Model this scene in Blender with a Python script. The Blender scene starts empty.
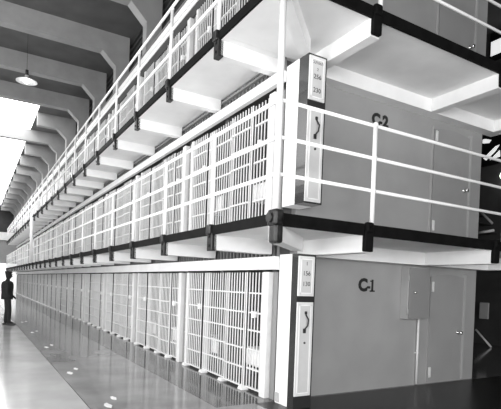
import bpy, bmesh, math, random
from mathutils import Vector, Matrix
random.seed(4)
SC = bpy.context.scene
COL = SC.collection
PI = math.pi

# ------------------------------------------------------------------ materials
def mat(name, v, rough=.6, spec=.5, metal=0., noise=0., nscale=6., bump=0., emit=0., stretch=None, coat=0.):
    m = bpy.data.materials.new(name); m.use_nodes = True
    nt = m.node_tree; b = nt.nodes['Principled BSDF']
    c = (v, v, v, 1)
    b.inputs['Base Color'].default_value = c
    b.inputs['Roughness'].default_value = rough
    b.inputs['Metallic'].default_value = metal
    b.inputs['Specular IOR Level'].default_value = spec
    if coat: b.inputs['Coat Weight'].default_value = coat
    if emit:
        b.inputs['Emission Color'].default_value = (1, 1, 1, 1)
        b.inputs['Emission Strength'].default_value = emit
    if noise or bump:
        tc = nt.nodes.new('ShaderNodeTexCoord')
        mp = nt.nodes.new('ShaderNodeMapping')
        if stretch: mp.inputs['Scale'].default_value = stretch
        n = nt.nodes.new('ShaderNodeTexNoise')
        n.inputs['Scale'].default_value = nscale; n.inputs['Detail'].default_value = 6
        nt.links.new(tc.outputs['Object'], mp.inputs['Vector'])
        nt.links.new(mp.outputs['Vector'], n.inputs['Vector'])
        if noise:
            r = nt.nodes.new('ShaderNodeValToRGB')
            lo, hi = max(0, v*(1-noise)), min(1, v*(1+noise))
            r.color_ramp.elements[0].position = .3; r.color_ramp.elements[0].color = (lo, lo, lo, 1)
            r.color_ramp.elements[1].position = .7; r.color_ramp.elements[1].color = (hi, hi, hi, 1)
            nt.links.new(n.outputs['Fac'], r.inputs['Fac'])
            nt.links.new(r.outputs['Color'], b.inputs['Base Color'])
        if bump:
            bp = nt.nodes.new('ShaderNodeBump'); bp.inputs['Strength'].default_value = bump
            bp.inputs['Distance'].default_value = .02
            nt.links.new(n.outputs['Fac'], bp.inputs['Height'])
            nt.links.new(bp.outputs['Normal'], b.inputs['Normal'])
    return m

M = dict(
    white=mat('white_paint', .82, .45, noise=.04, nscale=3),
    bars=mat('bar_paint', .68, .4),
    post=mat('post_paint', .7, .45, noise=.05),
    plate=mat('plate_paint', .42, .45, noise=.06),
    concrete=mat('white_concrete', .8, .7, noise=.05, nscale=2.5, bump=.1),
    wall=mat('grey_wall', .3, .5, noise=.07, nscale=1.6, bump=.12),
    door=mat('grey_door', .27, .5, noise=.05, nscale=2),
    wallhi=mat('light_grey_paint', .36, .5, noise=.08, nscale=2),
    black=mat('black_paint', .006, .6, spec=.06, noise=.3, nscale=8),
    gloss=mat('glossy_black_enamel', .03, .18, coat=.4),
    chrome=mat('chrome', .8, .25, metal=1.),
    panel=mat('panel_paint', .66, .4, noise=.03),
    panelin=mat('panel_inner_paint', .55, .4, noise=.05),
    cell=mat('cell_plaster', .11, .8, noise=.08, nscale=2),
    steel=mat('bunk_steel', .22, .5),
    cloth=mat('mattress_ticking', .85, .9, noise=.05, nscale=10),
    china=mat('sink_china', .85, .2),
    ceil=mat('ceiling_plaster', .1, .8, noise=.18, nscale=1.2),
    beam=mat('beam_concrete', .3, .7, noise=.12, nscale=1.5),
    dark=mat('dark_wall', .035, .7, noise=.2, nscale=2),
    far=mat('far_wall', .3, .7, noise=.05),
    bracket=mat('worn_black_paint', .014, .35, spec=.3, noise=.8, nscale=14, bump=.3),
    ink=mat('black_lettering', .012, .6),
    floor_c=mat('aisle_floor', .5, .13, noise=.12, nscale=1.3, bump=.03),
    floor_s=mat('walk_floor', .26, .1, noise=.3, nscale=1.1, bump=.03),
    floor_g=mat('cell_side_floor', .1, .1, noise=.25, nscale=1.4),
    floor_e=mat('end_floor', .012, .3, spec=.25, noise=.3, nscale=1.4),  # near-black: shade on the end floor is put into the colour
    mark=mat('white_floor_spot', .85, .5),
    sky=mat('skylight_glow', .8, .5, emit=8.),
    win=mat('window_glow', .8, .5, emit=.8),
    bulb=mat('lamp_bulb', .9, .5, emit=12.),
    enamel=mat('lamp_enamel', .85, .3),
    suit=mat('dark_suit', .012, .85),
    skin=mat('skin', .4, .6),
    shoe=mat('shoe_leather', .012, .3),
    shirt=mat('shirt', .7, .8),
)

# ------------------------------------------------------------------ mesh builder
class MB:
    def __init__(self): self.bm = bmesh.new()
    def box(self, x0, y0, z0, x1, y1, z1):
        vs = [self.bm.verts.new(p) for p in ((x0,y0,z0),(x1,y0,z0),(x1,y1,z0),(x0,y1,z0),(x0,y0,z1),(x1,y0,z1),(x1,y1,z1),(x0,y1,z1))]
        for f in ((0,3,2,1),(4,5,6,7),(0,1,5,4),(1,2,6,5),(2,3,7,6),(3,0,4,7)):
            self.bm.faces.new([vs[i] for i in f])
        return self
    def rbox(self, x0, y0, z0, x1, y1, z1, bev=.01, seg=2):
        b = bmesh.new(); bmesh.ops.create_cube(b, size=1)
        for v in b.verts:
            v.co = Vector(((x0+x1)/2+v.co.x*(x1-x0), (y0+y1)/2+v.co.y*(y1-y0), (z0+z1)/2+v.co.z*(z1-z0)))
        bmesh.ops.bevel(b, geom=b.edges[:], offset=bev, segments=seg, affect='EDGES', profile=.5)
        me = bpy.data.meshes.new('t'); b.to_mesh(me); b.free(); self.bm.from_mesh(me); bpy.data.meshes.remove(me)
        return self
    def tube(self, p, q, r, n=8, r2=None, cap=True):
        p, q = Vector(p), Vector(q); d = (q-p).normalized()
        a = d.orthogonal().normalized(); c = d.cross(a)
        r2 = r if r2 is None else r2
        A = [self.bm.verts.new(p+(a*math.cos(t)+c*math.sin(t))*r) for t in [2*PI*i/n for i in range(n)]]
        B = [self.bm.verts.new(q+(a*math.cos(t)+c*math.sin(t))*r2) for t in [2*PI*i/n for i in range(n)]]
        for i in range(n):
            f = self.bm.faces.new((A[i], A[(i+1) % n], B[(i+1) % n], B[i])); f.smooth = n > 6
        if cap:
            self.bm.faces.new(A[::-1]); self.bm.faces.new(B)
        return self
    def path(self, pts, r, n=8):
        for a, b in zip(pts, pts[1:]): self.tube(a, b, r, n)
        for a in pts[1:-1]: self.ball(a, r*1.02, 8)
        return self
    def ball(self, c, r, n=12, s=(1,1,1)):
        b = bmesh.new(); bmesh.ops.create_uvsphere(b, u_segments=n, v_segments=max(6, n//2+2), radius=r)
        for v in b.verts: v.co = Vector((c[0]+v.co.x*s[0], c[1]+v.co.y*s[1], c[2]+v.co.z*s[2]))
        for f in b.faces: f.smooth = True
        me = bpy.data.meshes.new('t'); b.to_mesh(me); b.free(); self.bm.from_mesh(me); bpy.data.meshes.remove(me)
        return self
    def lathe(self, prof, c=(0,0,0), n=24):
        rings = [[self.bm.verts.new((c[0]+r*math.cos(2*PI*i/n), c[1]+r*math.sin(2*PI*i/n), c[2]+z)) for i in range(n)] for r, z in prof]
        for a, b in zip(rings, rings[1:]):
            for i in range(n):
                f = self.bm.faces.new((a[i], a[(i+1) % n], b[(i+1) % n], b[i])); f.smooth = True
        return self
    def prism(self, poly, axis, a, b):
        # poly of 2D points swept along axis ('x': points are (y,z); 'y': (x,z); 'z': (x,y))
        def P(u, v, w): return {'x': (w, u, v), 'y': (u, w, v), 'z': (u, v, w)}[axis]
        A = [self.bm.verts.new(P(u, v, a)) for u, v in poly]; B = [self.bm.verts.new(P(u, v, b)) for u, v in poly]
        n = len(poly)
        self.bm.faces.new(A); self.bm.faces.new(B[::-1])
        for i in range(n): self.bm.faces.new((A[i], B[i], B[(i+1) % n], A[(i+1) % n]))
        return self
    def mesh(self, name, m):
        bmesh.ops.recalc_face_normals(self.bm, faces=self.bm.faces[:])
        me = bpy.data.meshes.new(name); self.bm.to_mesh(me); self.bm.free()
        for x in (m if isinstance(m, (list, tuple)) else [m]): me.materials.append(M[x])
        return me
    def build(self, name, m, parent=None, label=None):
        return link(name, self.mesh(name, m), parent, label)

def link(name, me, parent=None, label=None, loc=None):
    o = bpy.data.objects.new(name, me); COL.objects.link(o)
    if parent is not None: o.parent = parent
    if label: o['label'] = label
    if loc: o.location = loc
    return o
def thing(name, label, cat, loc=(0,0,0), group=None, rz=0):
    o = bpy.data.objects.new(name, None); COL.objects.link(o); o.empty_display_size = .2
    o.location = loc; o.rotation_euler = (0, 0, rz)
    return tag(o, label, cat, group)
def tag(o, label, cat, group=None):
    o['label'] = label; o['category'] = cat
    if group: o['group'] = group
    return o
def struct(o): o['kind'] = 'structure'; return o
def dup(root, loc, label):
    r = root.copy(); COL.objects.link(r); r.location = loc; r['label'] = label
    for ch in root.children:
        c = ch.copy(); COL.objects.link(c); c.parent = r
        for g in ch.children:
            d = g.copy(); COL.objects.link(d); d.parent = c
    return r
ORD = ['first','second','third','fourth','fifth','sixth','seventh','eighth','ninth','tenth','eleventh','twelfth','thirteenth','fourteenth']

# ------------------------------------------------------------------ layout numbers (metres)
PER = 2.57                      # tier to tier
XE = -46.3                      # far end of the block
YW, XW = -.93, 1.37             # walkway edges: along the cells, along the end wall
WY = 4.55                       # width of the end wall
PITCH = 3.28                    # one cell-front bay
NB = 14

# ------------------------------------------------------------------ setting
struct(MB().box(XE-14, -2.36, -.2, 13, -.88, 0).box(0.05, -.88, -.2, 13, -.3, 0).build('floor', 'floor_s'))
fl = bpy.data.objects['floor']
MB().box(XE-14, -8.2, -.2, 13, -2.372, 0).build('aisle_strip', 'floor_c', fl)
MB().box(XE-14, -.872, -.2, .05, 10.6, -.0).build('cell_side_strip', 'floor_g', fl)  # darker floor strip along the cells
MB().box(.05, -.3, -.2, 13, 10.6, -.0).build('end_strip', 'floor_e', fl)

# cell block shell: end wall, party walls, slabs, back wall
mb = MB().box(-.14, .3, 0, 0, WY, 7.55)
struct(mb.build('wall_end', 'wall'))
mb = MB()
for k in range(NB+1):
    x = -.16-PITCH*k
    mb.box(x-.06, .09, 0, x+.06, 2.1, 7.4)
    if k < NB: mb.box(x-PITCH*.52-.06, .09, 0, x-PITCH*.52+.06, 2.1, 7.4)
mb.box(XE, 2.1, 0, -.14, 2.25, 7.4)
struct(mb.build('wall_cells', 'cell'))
mb = MB()
for k in (1, 2):
    mb.box(XE, .0, 2.29+PER*(k-1), -.02, 2.1, 2.57+PER*(k-1))
mb.box(XE, .5, 2.29+PER*2, -.02, 2.1, 2.37+PER*2)
struct(mb.build('trim_1', 'concrete'))
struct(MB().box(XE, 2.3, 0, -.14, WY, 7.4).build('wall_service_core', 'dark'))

# upper louvred wall behind the columns
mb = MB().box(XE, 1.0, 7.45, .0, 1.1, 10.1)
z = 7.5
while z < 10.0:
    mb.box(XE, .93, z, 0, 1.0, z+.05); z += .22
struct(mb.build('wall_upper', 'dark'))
# ceiling with skylight well
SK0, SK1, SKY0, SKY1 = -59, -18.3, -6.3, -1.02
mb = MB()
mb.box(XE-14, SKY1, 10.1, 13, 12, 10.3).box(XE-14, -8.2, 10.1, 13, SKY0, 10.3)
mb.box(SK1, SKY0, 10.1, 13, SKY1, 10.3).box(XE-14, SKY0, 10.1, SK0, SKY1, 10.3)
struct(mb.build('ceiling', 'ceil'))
n = 0
for k in range(-2, 16):                       # roof frames: deep beam, haunch, column
    x = -7.75-3.36*k
    n += 1
    y_end = -7.6
    if x < SK1-1 and k != 5: y_end = SKY1
    poly = [(y_end, 9.45), (-.06, 9.45), (.4, 9.0), (.4, 7.45), (.85, 7.45), (.85, 10.1), (y_end, 10.1)]
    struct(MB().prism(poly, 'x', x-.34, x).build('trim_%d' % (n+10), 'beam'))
n = 0
for k in range(2, 16):                        # skylight panes between the frames
    x = -7.75-3.36*k
    x1, x0 = min(SK1, x-.34), max(SK0, x-3.36)
    if x1-x0 < .3: continue
    n += 1
    w = struct(MB().box(x0, SKY0, 10.2, x1, SKY1, 10.22).build('window_%d' % n, 'sky'))
    mb = MB()
    mb.box(x0, SKY0, 10.12, x0+.05, SKY1, 10.19)
    mb.box(x0, -3.7, 10.12, x1, -3.64, 10.19)
    mb.build('glazing_bar', 'beam', w)

# far wall
far = struct(MB().box(XE-14.2, -8.2, 0, XE-14, 12, 10.3).build('wall_far', 'far'))
struct(MB().box(XE-13.99, -3.6, 7.05, XE-13.9, 1.2, 10.0).build('window_20', 'dark'))
struct(MB().box(XE-13.99, -3.4, .0, XE-13.9, 1.2, 3.2).build('window_21', 'win'))
struct(MB().box(XE-13.99, -3.6, 6.05, XE-13.8, 1.2, 7.0).build('trim_2', 'white'))
# opposite side of the aisle, behind the camera and the dark right side
mb = MB().box(XE-14, -8.4, 0, 13, -8.2, .9).box(XE-14, -8.4, 3.9, 13, -8.2, 5.8).box(XE-14, -8.4, 9.4, 13, -8.2, 10.3).box(XE-14, -8.4, 5.8, -26, -8.2, 9.4).box(4, -8.4, 5.8, 13, -8.2, 9.4).box(XE-14, -8.4, .9, -14, -8.2, 3.9)
x = 13
while x > -14:
    mb.box(x-1.0, -8.4, .9, x, -8.2, 3.9); x -= 5.0
for x in (-4.5, -11.5, -18.5): mb.box(x-.8, -8.4, 5.8, x, -8.2, 9.4)
struct(mb.build('wall_left', 'far'))  # openings in this unseen wall are added to let in side light
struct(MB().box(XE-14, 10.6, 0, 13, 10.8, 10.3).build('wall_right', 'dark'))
mb = MB().box(13, -8.4, 0, 13.2, 10.8, 1.0).box(13, -8.4, 4.6, 13.2, 10.8, 10.3)
for y in (-8.4, -3.9, 3.5, 10.2): mb.box(13, y, 1.0, 13.2, y+.6, 4.6)
struct(mb.build('wall_back', 'cell'))
MBW = [(-7.8, -3.9), (-3.3, 3.5), (4.1, 10.2)]
for i, (a, b) in enumerate(MBW[:2]):
    mb = MB()
    for t in range(1, 5): mb.box(13.05, a+(b-a)*t/5-.03, 1.0, 13.12, a+(b-a)*t/5+.03, 4.6)
    for t in range(1, 7): mb.box(13.05, a, 1.0+3.6*t/7-.03, 13.12, b, 1.0+3.6*t/7+.03)
    struct(mb.build('window_%d' % (30+i), 'black'))
struct(MB().box(13, 4.1, 1.0, 13.2, 10.2, 4.6).build('wall_back_blank', 'dark'))

# ------------------------------------------------------------------ doors of the end wall
def door(nm, z0, z1, hinge_z, knob_z, y0=3.25, y1=4.16, seam=False):
    mb = MB()
    poly = [(y0, z0), (y1, z0), (y1, z1-.04)]
    for i in range(1, 8):
        t = i/8; poly.append((y1+(y0-y1)*t, z1-.04+.05*math.sin(PI*t)))
    poly.append((y0, z1-.04))
    mb.prism(poly, 'x', -.01, .025)
    d = struct(mb.build(nm, 'door'))
    fr = MB()
    fr.box(0, y1, z0, .05, y1+.035, z1+.02)
    if seam: fr.box(0, y0-.05, z0, .018, y0-.02, z1)
    fr.build('door_frame', 'wallhi', d)
    for hz in hinge_z:
        h = MB().rbox(.02, y0+.03, hz-.09, .04, y0+.075, hz+.09, .006)
        h.tube((.04, y0+.02, hz-.09), (.04, y0+.02, hz+.09), .014)
        h.build('hinge', 'panel', d)
    kb = MB().lathe([(.0, 0), (.035, 0), (.035, .012), (.015, .018), (.015, .05), (.035, .065), (.036, .085), (.02, .1), (0, .1)])
    for v in kb.bm.verts: v.co = Vector((v.co.z+.025, v.co.x+y1-.13, v.co.y+knob_z))
    kb.build('knob', 'chrome', d)
    return d
door('door_1', .03, 1.93, (.2, 1.71), .89)
door('door_2', 2.62, 4.50, (2.78, 4.34), 3.49, 3.19, 4.16, True)
door('door_3', 5.17, 7.07, (5.35, 6.9), 6.1, 3.19, 4.16, True)

# ------------------------------------------------------------------ walkways
post_x = [-.18, -2.0, -3.8, -5.5, -7.25, -8.95, -10.65, -12.3, -13.95, -15.6]
while post_x[-1]-1.65 > XE+.3: post_x.append(post_x[-1]-1.65)
end_y = [.39, 2.93, 4.67]

def beam_mesh(nm, w=.15):        # local: runs along +y from 0 to 1 (scaled below), top at 0
    return None
def plate_mb(m, bolts=True):
    pass

ref = {}
def walkway(k, label):
    z = PER*k
    t = thing('walkway', label, 'walkway', (0, 0, z))
    mb = MB().box(XE, YW, 2.27, 0, -.005, 2.38).box(.005, YW, 2.27, XW, 4.82, 2.38)
    mb.bm.verts.ensure_lookup_table()
    mb.build('deck', 'concrete', t)
    MB().box(XE, YW-.03, 2.27, XW, YW, 2.39).build('edge_channel', 'black', t)
    MB().box(XW, YW-.03, 2.26, XW+.03, 4.82, 2.40).build('edge_channel', 'black', t)
    MB().prism([(0, 2.06), (.2, 2.06), (.2, 2.27), (0, 2.27)], 'y', .36, 4.82).build('ledger_beam', 'concrete', t)
    c = MB()                      # diagonal beam to the corner
    d = Vector((XW-.52, YW+.02, 0)).normalized(); nrm = Vector((-d.y, d.x, 0))*.075
    A = Vector((.52, -.02, 0)); B = Vector((XW-.02, YW+.02, 0))
    c.prism([(A+nrm)[:2], (B+nrm)[:2], (B-nrm)[:2], (A-nrm)[:2]], 'z', 2.09, 2.27)
    c.build('cantilever_beam', 'concrete', t, 'diagonal beam under the walkway corner')
    if 'beam' not in ref:
        ref['beam'] = MB().rbox(-.075, YW, 2.07, .075, -.005, 2.28, .008).mesh('cantilever_beam', 'concrete')
        ref['ebeam'] = MB().rbox(.2, -.075, 2.06, XW, .075, 2.28, .008).mesh('cantilever_beam', 'concrete')
        pl = MB().rbox(-.075, YW-.035, 2.06, .075, YW+.05, 2.30, .012)
        pl.rbox(-.06, YW-.07, 2.27, .06, YW+.02, 2.41, .02)
        for sz in (2.13, 2.25): pl.tube((0, YW-.03, sz), (0, YW-.05, sz), .022, 6)
        ref['plate'] = pl.mesh('end_bracket', 'bracket')
        pl = MB().rbox(XW+.002, -.08, 2.07, XW+.06, .055, 2.33, .012)
        pl.rbox(XW+.01, -.075, 2.29, XW+.08, .045, 2.42, .025)
        for sz in (2.36,): pl.tube((XW+.07, -.02, sz), (XW+.095, -.02, sz), .022, 6)
        ref['eplate'] = pl.mesh('end_bracket', 'black')
        pl = MB().rbox(XW-.06, YW-.05, 2.07, XW+.08, YW+.06, 2.30, .03)
        pl.rbox(XW-.07, YW-.07, 2.25, XW+.10, YW+.05, 2.43, .03)
        pl.tube((XW-.0, YW-.06, 2.34), (XW-.0, YW-.09, 2.34), .055, 10)
        ref['cplate'] = pl.mesh('end_bracket', 'bracket')
    for x in post_x:
        b = link('cantilever_beam', ref['beam'], t, None, (x, 0, 0))
        link('end_bracket', ref['plate'], b)
    for y in end_y:
        b = link('cantilever_beam', ref['ebeam'], t, None, (0, y, 0))
        link('end_bracket', ref['eplate'], b)
    link('end_bracket', ref['cplate'], t, 'corner bracket')
    return t
walkway(0, 'lower overhead walkway, white underside and black edge, carried on white beams below C-2')
walkway(1, 'upper overhead walkway, black edge and white underside, cut off by the top of the picture')

def railing(k, label, top, mids, corner_top):
    z = PER*k
    t = thing('guard_railing', label, 'railing', (0, 0, z))
    yr, xr = YW, XW
    if 'post' not in ref: ref['post'] = MB().tube((0, 0, 2.39), (0, 0, 3.60), .027, 10).ball((0, 0, 3.59), .034, 10).ball((0, 0, 3.205), .033, 10).ball((0, 0, 2.81), .033, 10).mesh('post', 'white')
    for x in post_x: link('post', ref['post'], t, None, (x, yr, 0))
    for y in (.43, 3.09, 4.67): link('post', ref['post'], t, None, (xr+.03, y, 0))
    MB().tube((xr, yr, 2.40), (xr, yr, corner_top), .037, 12).build('post', 'white', t, 'tall corner post')
    for h in [top]+mids:
        MB().tube((XE, yr, h), (xr, yr, h), .024, 8).build('rail', 'white', t)
        MB().tube((xr, yr, h), (xr, 5.2, h), .0205, 10).build('rail', 'white', t)
    return t
railing(0, 'white pipe railing of the lower overhead walkway, turning the corner before C-2', 3.59, [3.20, 2.81], 4.83)
railing(1, 'white pipe railing of the upper overhead walkway, cut off by the picture top', 3.62, [3.23, 2.86], 3.9)
# tall stanchion between the walkways, far along
tag(MB().tube((-22.3, YW-.1, 2.4), (-22.3, YW-.1, 4.84), .09, 10).build('support_post', 'white'),
    'thick white post between the two walkways, far down the block', 'post')

# ------------------------------------------------------------------ cell fronts
HB = [.05, .34, .64, .93, 1.2, 1.5]
def bars(a, b, y=.03, pitch=.088, z0=.03, z1=1.815, r=.0112):
    mb = MB(); n = max(1, round((b-a)/pitch))
    for i in range(n+1):
        u = a+(b-a)*i/n
        mb.tube((-u, y, z0), (-u, y, z1), r, 6)
    for h in HB: mb.box(-b, y-.016, h-.012, -a, y+.016, h+.012)
    return mb
def front(label, loc, group):
    t = thing('cell_front', label, 'cell front', loc, group)
    MB().rbox(-.28, -.04, 0, -.13, .07, 1.82, .008).build('post', 'post', t)
    MB().rbox(-.12, .04, 0, .0, .08, 1.82, .005).build('jamb', 'steel', t)
    bars(.30, .76).build('fixed_grille', 'bars', t)
    d = bars(.83, 1.45, y=-.01).build('sliding_door', 'bars', t)
    MB().rbox(-.80, -.012, .03, -.77, .0, 1.82, .004).build('door_stile', 'bars', d)
    MB().rbox(-.58, -.04, 1.13, -.5, .02, 1.23, .01).build('lock_box', 'white', d)
    bars(1.50, 2.40).build('fixed_grille', 'bars', t)
    MB().rbox(-1.51, .025, .03, -1.44, .05, 1.82, .006).build('lock_plate', 'plate', t)
    MB().rbox(-2.39, .025, .03, -2.19, .05, 1.82, .006).build('lock_plate', 'plate', t)
    d = bars(2.44, 3.02, y=-.01).build('sliding_door', 'bars', t)
    MB().rbox(-2.56, -.04, 1.14, -2.48, .02, 1.24, .01).build('lock_box', 'white', d)
    MB().rbox(-3.12, -.03, 0, -3.05, .06, 1.82, .006).build('post', 'post', t)
    bars(3.17, 3.26).build('fixed_grille', 'bars', t)
    for u in (.8, 1.5, 2.28, 3.08): MB().prism([(-u-.07, 0), (-u+.07, 0), (-u+.03, .05), (-u-.03, .05)], 'y', -.07, .05).build('foot', 'white', t)
    return t
TN = ['ground tier', 'middle tier', 'top tier']
proto = None
for tier in range(3):
    for k in range(NB):
        loc = (-.0-PITCH*k, 0, PER*tier)
        where = 'nearest the end wall' if k == 0 else '%s from the end wall' % ORD[k]
        lab = 'white barred cell front on the %s, %s' % (TN[tier], where)
        if proto is None: proto = front(lab, loc, 'barred cell fronts')
        else: dup(proto, loc, lab)
    z = PER*tier+(.15 if tier == 2 else 0)
    tag(MB().rbox(XE, -.085, (1.885 if tier else 1.85)+z, .09, .0, 2.035+z, .006).build('door_mechanism_cover', 'white'),
        'long white steel cover running above the %s cell fronts' % TN[tier], 'cover')
    struct(MB().box(XE, .33, 2.0+z, -.14, .36, 2.285+z).build('trim_%d' % (3+tier), 'dark'))  # dark panel added so the gap behind the vents looks shaded
    if tier == 2: struct(MB().box(XE, .0, 1.82+PER*2, -.02, .04, 2.05+z).build('trim_6', 'dark'))  # dark filler plate added behind the cover, darkening the gap below
    mb = MB(); x = -.05
    while x > XE:
        mb.box(x-.013, .05, 2.03+z, x+.013, .08, 2.29+z); x -= .12
    mb.box(XE, .0, 2.2+z, -.02, .06, 2.235+z)
    tag(mb.build('vent_grille', 'steel'), 'narrow row of vent bars just above the %s white cover' % TN[tier], 'grille')

# bunks and basins in the nearest cells
def bunk(label, loc):
    t = thing('bunk', label, 'bed', loc, 'cell bunks')
    f = MB().rbox(0, 0, .40, .72, 1.85, .44, .008).build('frame', 'steel', t)
    for x in (.04, .68):
        for y in (.05, 1.8): MB().tube((x, y, 0), (x, y, .40), .018, 8).build('leg', 'steel', t)
    MB().rbox(.02, .02, .44, .70, 1.83, .62, .05, 3).build('mattress', 'cloth', t)
    MB().rbox(.1, 1.38, .61, .62, 1.75, .72, .045, 3).build('pillow', 'cloth', t)
    MB().rbox(.005, -.02, .36, .715, 1.2, .645, .035, 3).build('blanket', 'cloth', t)
    return t
def basin(label, loc):
    t = thing('wash_basin', label, 'sink', loc, 'cell basins')
    MB().lathe([(.02, .70), (.12, .72), (.2, .80), (.22, .86), (.2, .865), (.17, .8), (.08, .76), (0, .755)], (0, -.22, 0)).build('bowl', 'china', t)
    MB().rbox(-.2, -.03, .80, .2, 0, 1.0, .01).build('splashback', 'china', t)
    MB().path([(0, -.02, .95), (0, -.1, .97), (0, -.13, .92)], .012).build('tap', 'chrome', t)
    return t
pb = pbs = None
cn = [(0, 0), (0, 1), (1, 0), (1, 1), (2, 0), (2, 1)]
for tier, cells in ((0, cn), (1, cn[:2])):
    for k, h in cells:
        xl = -.16-PITCH*k-(0 if h == 0 else PITCH*.52)-.07-.72
        i = 2*k+h
        w = 'nearest the end wall' if i == 0 else '%s from the end wall' % ORD[i]
        z = PER*tier
        lb = 'bunk with pale bedding behind bars in the %s cell %s' % (TN[tier], w)
        ls = 'white wash basin at the back of the %s cell %s' % (TN[tier], w)
        if pb is None: pb = bunk(lb, (xl, .12, z))
        else: dup(pb, (xl, .14, z), lb)
        if tier: continue
        if pbs is None: pbs = basin(ls, (xl-.3, 2.1, z))
        else: dup(pbs, (xl-.3, 2.1, z), ls)

# ------------------------------------------------------------------ control cabinets at the corner
def text(s, size, m, parent, yc, zc, x, name='lettering', bold=.0, ext=.002):
    cu = bpy.data.curves.new('t', 'FONT'); cu.body = s; cu.size = size; cu.align_x = 'CENTER'; cu.align_y = 'CENTER'
    cu.extrude = ext; cu.offset = bold; cu.resolution_u = 3
    o = bpy.data.objects.new('t', cu); COL.objects.link(o)
    bpy.context.view_layer.update()
    me = bpy.data.meshes.new_from_object(o.evaluated_get(bpy.context.evaluated_depsgraph_get()))
    bpy.data.objects.remove(o); bpy.data.curves.remove(cu)
    for v in me.vertices: v.co = Vector((x+v.co.z, yc+v.co.x, zc+v.co.y))
    me.materials.clear(); me.materials.append(M[m]); me.name = name
    return link(name, me, parent)

def leaf(parent, y0, y1, z0, z1, x):
    d = MB().rbox(x, y0, z0, x+.02, y1, z1, .004).build('door', 'panel', parent)
    fr = MB()
    w = .035
    fr.box(x+.02, y0+w, z0+w, x+.026, y0+w+.012, z1-w).box(x+.02, y1-w-.012, z0+w, x+.026, y1-w, z1-w)
    fr.box(x+.02, y0+w, z0+w, x+.026, y1-w, z0+w+.012).box(x+.02, y0+w, z1-w-.012, x+.026, y1-w, z1-w)
    fr.build('moulding', 'white', d)
    MB().box(x+.0195, y0+w+.012, z0+w+.012, x+.0215, y1-w-.012, z1-w-.012).build('door_panel', 'panelin', d)
    return d
def cabinet(label, z0, z1, gap0, gap1, dz, lines, X):
    t = thing('lock_control_cabinet', label, 'cabinet', (0, 0, 0))
    MB().box(.385, .004, z0, X, .30, z1).build('body', 'gloss', t)
    MB().rbox(.09, .0, z0, .384, .30, z1, .004).build('front_cover', 'white', t)
    up = leaf(t, .006, .268, gap1, z1-.03, X)
    lo = leaf(t, .006, .268, dz, gap0, X)
    yc = .137
    for s, sz, zz in lines: text(s, sz, 'ink', up, yc, zz, X+.022)
    h = MB()
    zt = gap0-.14
    h.rbox(X+.02, yc-.012, zt-.02, X+.04, yc+.02, zt+.02, .004)
    h.path([(X+.035, yc+.0, zt-.02), (X+.06, yc+.03, zt-.09), (X+.06, yc+.02, zt-.17), (X+.035, yc-.01, zt-.22)], .010, 6)
    h.rbox(X+.02, yc-.03, zt-.27, X+.04, yc+.01, zt-.21, .004)
    h.build('lever_handle', 'ink', lo)
    MB().tube((X+.02, yc, zt-.40), (X+.035, yc, zt-.40), .014, 10).build('keyhole', 'ink', lo)
    return t, X
c1, X = cabinet('white and black lock-control cabinet on the floor at the corner beside C-1', 0, 2.06, 1.42, 1.50, .17,
            [('1', .07, 1.93), ('156', .085, 1.80), ('130', .085, 1.66)], .52)
MB().box(.10, -.012, .02, .2, .0, .15).build('vent_cover', 'plate', c1)
c2, X = cabinet('white and black lock-control cabinet hung above the walkway beside C-2', 2.72, 4.66, 3.97, 4.06, 2.74,
            [('CUTOUT', .045, 4.545), ('2', .05, 4.46), ('256', .085, 4.365), ('230', .085, 4.19)], .59)

# ------------------------------------------------------------------ wall numbers, fuse cabinet, conduit
a = text('C', .27, 'ink', None, 1.66, 1.68, .006, 'wall_lettering', .014)
tag(a, 'black painted C-1 lettering on the ground tier end wall', 'lettering')
text('-', .2, 'ink', a, 1.785, 1.67, .006, 'dash', .01)
o = MB().box(.004, 1.845, 1.585, .008, 1.885, 1.78).box(.004, 1.81, 1.585, .008, 1.92, 1.607).box(.004, 1.815, 1.745, .008, 1.85, 1.765).build('numeral', 'ink', a)
a = text('C', .25, 'ink', None, 1.80, 4.33, .006, 'wall_lettering', .014)
tag(a, 'black painted C-2 lettering on the middle tier end wall', 'lettering')
text('-', .2, 'ink', a, 1.905, 4.32, .006, 'dash', .01)
text('2', .25, 'ink', a, 2.01, 4.33, .006, 'numeral', .014)

t = thing('fuse_cabinet', 'grey steel wall box with a chrome knob, beside the C-1 door', 'cabinet', (0, 2.52, 1.15))
MB().rbox(0, 0, 0, .16, .5, .87, .008).build('body', 'wallhi', t)
d = MB().rbox(.166, .012, .012, .186, .5, .86, .006).build('door', 'steel', t)
MB().tube((.18, .12, .45), (.205, .12, .45), .012).ball((.21, .12, .45), .024, 12).build('knob', 'chrome', d)
for zz in (.12, .68): MB().tube((.17, .0, zz-.05), (.17, .0, zz+.05), .012).build('hinge', 'wallhi', d)
tag(MB().path([(.03, 2.96, 1.18), (.03, 2.96, .02)], .022).box(0, 2.92, .55, .03, 3.0, .57).build('conduit', 'panel'),
    'pale conduit pipe running from the grey wall box to the floor', 'pipe')

# ------------------------------------------------------------------ pendant lamp
t = thing('pendant_lamp', 'white disc-shaded lamp hanging from the dark ceiling', 'lamp', (-12.2, -2.28, 8.2))
MB().lathe([(.03, .2), (.06, .2), (.07, .12), (.18, .08), (.33, .0), (.335, -.01), (.325, -.01), (.17, .06), (.05, .09)]).build('shade', 'enamel', t)
MB().ball((0, 0, .01), .085, 16).build('bulb', 'bulb', t)
MB().tube((0, 0, .2), (0, 0, .38), .05, 10).build('socket', 'ink', t)
MB().tube((0, 0, .38), (0, 0, 1.9), .006, 6).build('cord', 'ink', t)

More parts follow.
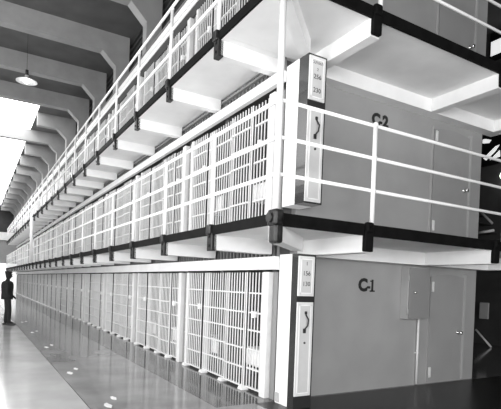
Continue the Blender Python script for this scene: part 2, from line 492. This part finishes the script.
# ------------------------------------------------------------------ floor marks: pairs of flat white spots
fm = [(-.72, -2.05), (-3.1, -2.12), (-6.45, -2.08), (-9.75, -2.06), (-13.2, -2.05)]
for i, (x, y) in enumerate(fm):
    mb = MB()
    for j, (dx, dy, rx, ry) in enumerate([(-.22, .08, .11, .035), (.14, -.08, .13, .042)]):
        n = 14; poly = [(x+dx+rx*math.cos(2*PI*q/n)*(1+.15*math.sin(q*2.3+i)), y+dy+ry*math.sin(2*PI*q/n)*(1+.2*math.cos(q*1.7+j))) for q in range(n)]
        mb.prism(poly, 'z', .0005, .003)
    tag(mb.build('floor_mark', 'mark'), 'pair of white spots on the aisle floor, %s from the camera' % ORD[i], 'floor mark', 'white spots along the aisle floor')

# ------------------------------------------------------------------ dark far corner on the right
w = struct(MB().box(-4.1, 10.5, 5.75, -3.0, 10.58, 6.75).build('window_40', 'black'))
MB().prism([(-4.0, 6.5), (-3.78, 6.46), (-3.7, 6.54), (-3.9, 6.62), (-4.0, 6.62)], 'y', 10.47, 10.49).build('pane', 'win', w)
MB().prism([(-3.95, 6.0), (-3.55, 6.3), (-3.42, 6.32), (-3.55, 6.15), (-3.85, 5.92)], 'y', 10.47, 10.49).build('pane', 'win', w)
MB().prism([(-3.72, 5.9), (-3.4, 6.15), (-3.38, 5.95)], 'y', 10.47, 10.49).build('pane', 'win', w)
w = struct(MB().box(-3.9, 10.5, 9.1, -2.4, 10.58, 10.0).build('window_41', 'black'))
MB().box(-3.85, 10.47, 9.25, -3.4, 10.49, 9.7).build('pane', 'win', w)
MB().box(-3.3, 10.47, 9.65, -2.9, 10.49, 9.95).build('pane', 'win', w)
t = thing('wall_lamp', 'small round white lamp in the dark beyond the C-2 wall', 'lamp', (-3.15, 10.58, 5.3))
MB().ball((0, -.2, 0), .12, 16).build('globe', 'bulb', t)
MB().tube((0, 0, 0), (0, -.1, 0), .03).build('arm', 'black', t)
t = thing('stair', 'dark steel stair with pale rails beyond the end wall', 'stair', (-3.35, 10.2, 0))
mb = MB()
for i in range(14): mb.box(-.6+.16*i, -.35, 4.1-.29*i, -.36+.16*i, .35, 4.13-.29*i)
mb.build('treads', 'dark', t)
MB().tube((-.15, -.4, 4.15), (.25, -.4, 3.75), .035).build('handrail', 'wallhi', t)
MB().tube((-.25, -.4, 3.5), (.3, -.4, 3.54), .04).build('handrail', 'white', t)
MB().tube((-.15, -.4, .5), (.38, -.4, .02), .03).build('handrail', 'panel', t)
MB().rbox(-.05, -.42, .85, .25, -.36, 1.35, .02).build('notice_plate', 'wallhi', t)

# ------------------------------------------------------------------ the guard
def skinned(nodes, edges, name, sub=2):
    me = bpy.data.meshes.new(name)
    keys = list(nodes); ix = {k: i for i, k in enumerate(keys)}
    me.from_pydata([nodes[k][0] for k in keys], [(ix[a], ix[b]) for a, b in edges], [])
    o = bpy.data.objects.new(name, me); COL.objects.link(o)
    md = o.modifiers.new('s', 'SKIN'); md.use_smooth_shade = True
    sv = me.skin_vertices[0].data
    for k in keys:
        r = nodes[k][1]; sv[ix[k]].radius = r if isinstance(r, tuple) else (r, r)
        sv[ix[k]].use_root = (ix[k] == 0)
    sb = o.modifiers.new('b', 'SUBSURF'); sb.levels = sub; sb.render_levels = sub
    bpy.context.view_layer.update()
    out = bpy.data.meshes.new_from_object(o.evaluated_get(bpy.context.evaluated_depsgraph_get()))
    bpy.data.objects.remove(o); bpy.data.meshes.remove(me)
    return out
N = {'pel': ((0, 0, .95), (.15, .115)), 'wst': ((0, .0, 1.1), (.145, .11)), 'chs': ((0, -.015, 1.3), (.17, .12)), 'col': ((0, -.02, 1.44), (.10, .085)), 'nk': ((0, .0, 1.52), .055), 'hb': ((0, .02, 1.60), .06)}
Ed = [('pel', 'wst'), ('wst', 'chs'), ('chs', 'col'), ('col', 'nk'), ('nk', 'hb')]
for s, n in ((1, 'r'), (-1, 'l')):
    off = .05*s
    N.update({n+'hip': ((.09*s, .0, .88), .11), n+'kn': ((.10*s, .03+off*.5, .5), .08), n+'an': ((.10*s, -.0+off, .1), .065), n+'toe': ((.11*s, .15+off, .05), .042),
              n+'sh': ((.185*s, -.02, 1.40), .065), n+'el': ((.25*s, -.03, 1.10), .055), n+'wr': ((.10*s, .15, .97), .036), n+'pm': ((.05*s, .20, .93), .032)})
    Ed += [('pel', n+'hip'), (n+'hip', n+'kn'), (n+'kn', n+'an'), (n+'an', n+'toe'), ('chs', n+'sh'), (n+'sh', n+'el'), (n+'el', n+'wr'), (n+'wr', n+'pm')]
    for j in range(4):
        L = (.035, .042, .04, .032)[j]
        a = (.03*s-.0, .225, 0.925-.018*j); b = (-.005*s, .225+L*.6, 0.92-.018*j); c = (-.03*s, .225+L*.3, 0.915-.018*j)
        N.update({n+'f%da' % j: (a, .010), n+'f%db' % j: (b, .009), n+'f%dc' % j: (c, .008)})
        Ed += [(n+'pm', n+'f%da' % j), (n+'f%da' % j, n+'f%db' % j), (n+'f%db' % j, n+'f%dc' % j)]
    N.update({n+'ta': ((.05*s, .18, .96), .011), n+'tb': ((.02*s, .21, .98), .009)})
    Ed += [(n+'pm', n+'ta'), (n+'ta', n+'tb')]
body = skinned(N, Ed, 'body')
bm = bmesh.new(); bm.from_mesh(body)
h = bmesh.new(); bmesh.ops.create_uvsphere(h, u_segments=24, v_segments=18, radius=1)
for v in h.verts:
    x, y, z = v.co
    w = .078*(1-.12*max(0, -z))
    fx, fy, fz = x*w, y*.098+.02, z*.118+1.64
    if y > .5:
        fy -= .012*max(0, -z)
        fy += .026*math.exp(-(x/.22)**2-((z+.12)/.2)**2)                     # nose
        for e in (-1, 1): fy -= .010*math.exp(-((x-e*.38)/.16)**2-((z-.08)/.12)**2)   # eye sockets
        fy += .007*math.exp(-(x/.35)**2-((z+.52)/.09)**2)                    # lips
        fy += .012*math.exp(-(x/.3)**2-((z+.85)/.15)**2)                     # chin
    for e in (-1, 1):
        if x*e > .85 and abs(y) < .35: fx += e*.016*math.exp(-((z-.0)/.25)**2-((y+.05)/.2)**2)
    v.co = (fx, fy, fz)
for f in h.faces: f.smooth = True
me = bpy.data.meshes.new('t'); h.to_mesh(me); h.free(); bm.from_mesh(me)
for f in bm.faces:
    c = f.calc_center_median()
    f.material_index = 1 if (c.z > 1.50 or (c.y > .175 and c.z > .8 and c.z < 1.0)) else 0
bm.to_mesh(body); bm.free()
body.materials.clear()
for m_ in ('suit', 'skin'): body.materials.append(M[m_])
body.name = 'person'
g = link('person', body, None, None, (-12.06, -2.67, 0))
tag(g, 'person in dark uniform and peaked cap standing in profile in the aisle', 'person')
mb = MB().lathe([(.0, 1.785), (.10, 1.79), (.128, 1.765), (.126, 1.755), (.098, 1.735), (.1, 1.68)], (0, .01, 0), 24)
cap = mb.build('cap', 'suit', g)
b2 = MB(); b2.prism([(-.085, .08), (-.05, .15), (0, .17), (.05, .15), (.085, .08), (.05, .10), (0, .108), (-.05, .10)], 'z', 1.685, 1.70)
b2.build('cap_peak', 'shoe', cap)
jk = MB().lathe([(.098, 1.47), (.16, 1.43), (.185, 1.36), (.188, 1.25), (.175, 1.1), (.178, .95), (.182, .86), (.174, .86)], (0, 0, 0), 24)
for v in jk.bm.verts: v.co.y = v.co.y*1.0-.012
jk.build('jacket', 'suit', g)
for s in (1, -1):
    MB().rbox(.11*s-.048, -.075+.05*s, 0, .11*s+.048, .205+.05*s, .075, .03, 3).build('shoe', 'shoe', g)

# ------------------------------------------------------------------ light
W = bpy.data.worlds.new('world'); SC.world = W; W.use_nodes = True
W.node_tree.nodes['Background'].inputs['Color'].default_value = (1, 1, 1, 1)
W.node_tree.nodes['Background'].inputs['Strength'].default_value = .45
def area(name, loc, target, sx, sy, power):
    l = bpy.data.lights.new(name, 'AREA'); l.shape = 'RECTANGLE'; l.size = sx; l.size_y = sy; l.energy = power
    o = bpy.data.objects.new(name, l); COL.objects.link(o); o.location = loc
    o.rotation_euler = (Vector(target)-Vector(loc)).to_track_quat('-Z', 'Y').to_euler()
    return o
area('window_daylight', (12.8, -5.8, 2.7), (0, -2, 2.4), 3.6, 3.4, 1000)
for x in (9.5, 4.5, -.5, -5.5):
    area('side_fill', (x, -8.15, 2.4), (x, 0, 2.0), 3.9, 2.9, 380)  # added fill along the unseen left wall, no known windows there
area('window_daylight', (12.8, -.2, 2.7), (0, 0, 2.4), 6.0, 3.4, 700)
for x in (-1.0, -8.4, -15.4, -22.6):
    area('high_side_fill', (x, -8.1, 7.6), (x, 0, 7.8), 5.6, 3.4, 260)  # added light from the unseen upper left to brighten the column edges
area('skylight_daylight', (-34, -3.7, 10.0), (-30, -3.7, 0), 22, 5, 600)

# ------------------------------------------------------------------ camera
yw, pt, rl = math.radians(59.4376), math.radians(-.796), math.radians(2.0967)
f = Vector((-math.sin(yw)*math.cos(pt), math.cos(yw)*math.cos(pt), math.sin(pt)))
r0 = Vector((math.cos(yw), math.sin(yw), 0)); u0 = r0.cross(f)
r = r0*math.cos(rl)+u0*math.sin(rl); u = u0*math.cos(rl)-r0*math.sin(rl)
cd = bpy.data.cameras.new('camera'); cam = bpy.data.objects.new('camera', cd); COL.objects.link(cam)
mw = Matrix((r, u, -f)).transposed().to_4x4(); mw.translation = Vector((5.58, -3.67, 1.62))
cam.matrix_world = mw
cd.sensor_fit = 'HORIZONTAL'; cd.sensor_width = 36; cd.lens = 472.94/501*36
cd.shift_x = (250.5-252.08)/501; cd.shift_y = (291.81-204.5)/501
cd.clip_start = .05; cd.clip_end = 300
SC.camera = cam
vs = SC.view_settings
vs.view_transform = 'Standard'; vs.look = 'None'; vs.exposure = -0.27; vs.gamma = 1; vs.use_curve_mapping = False
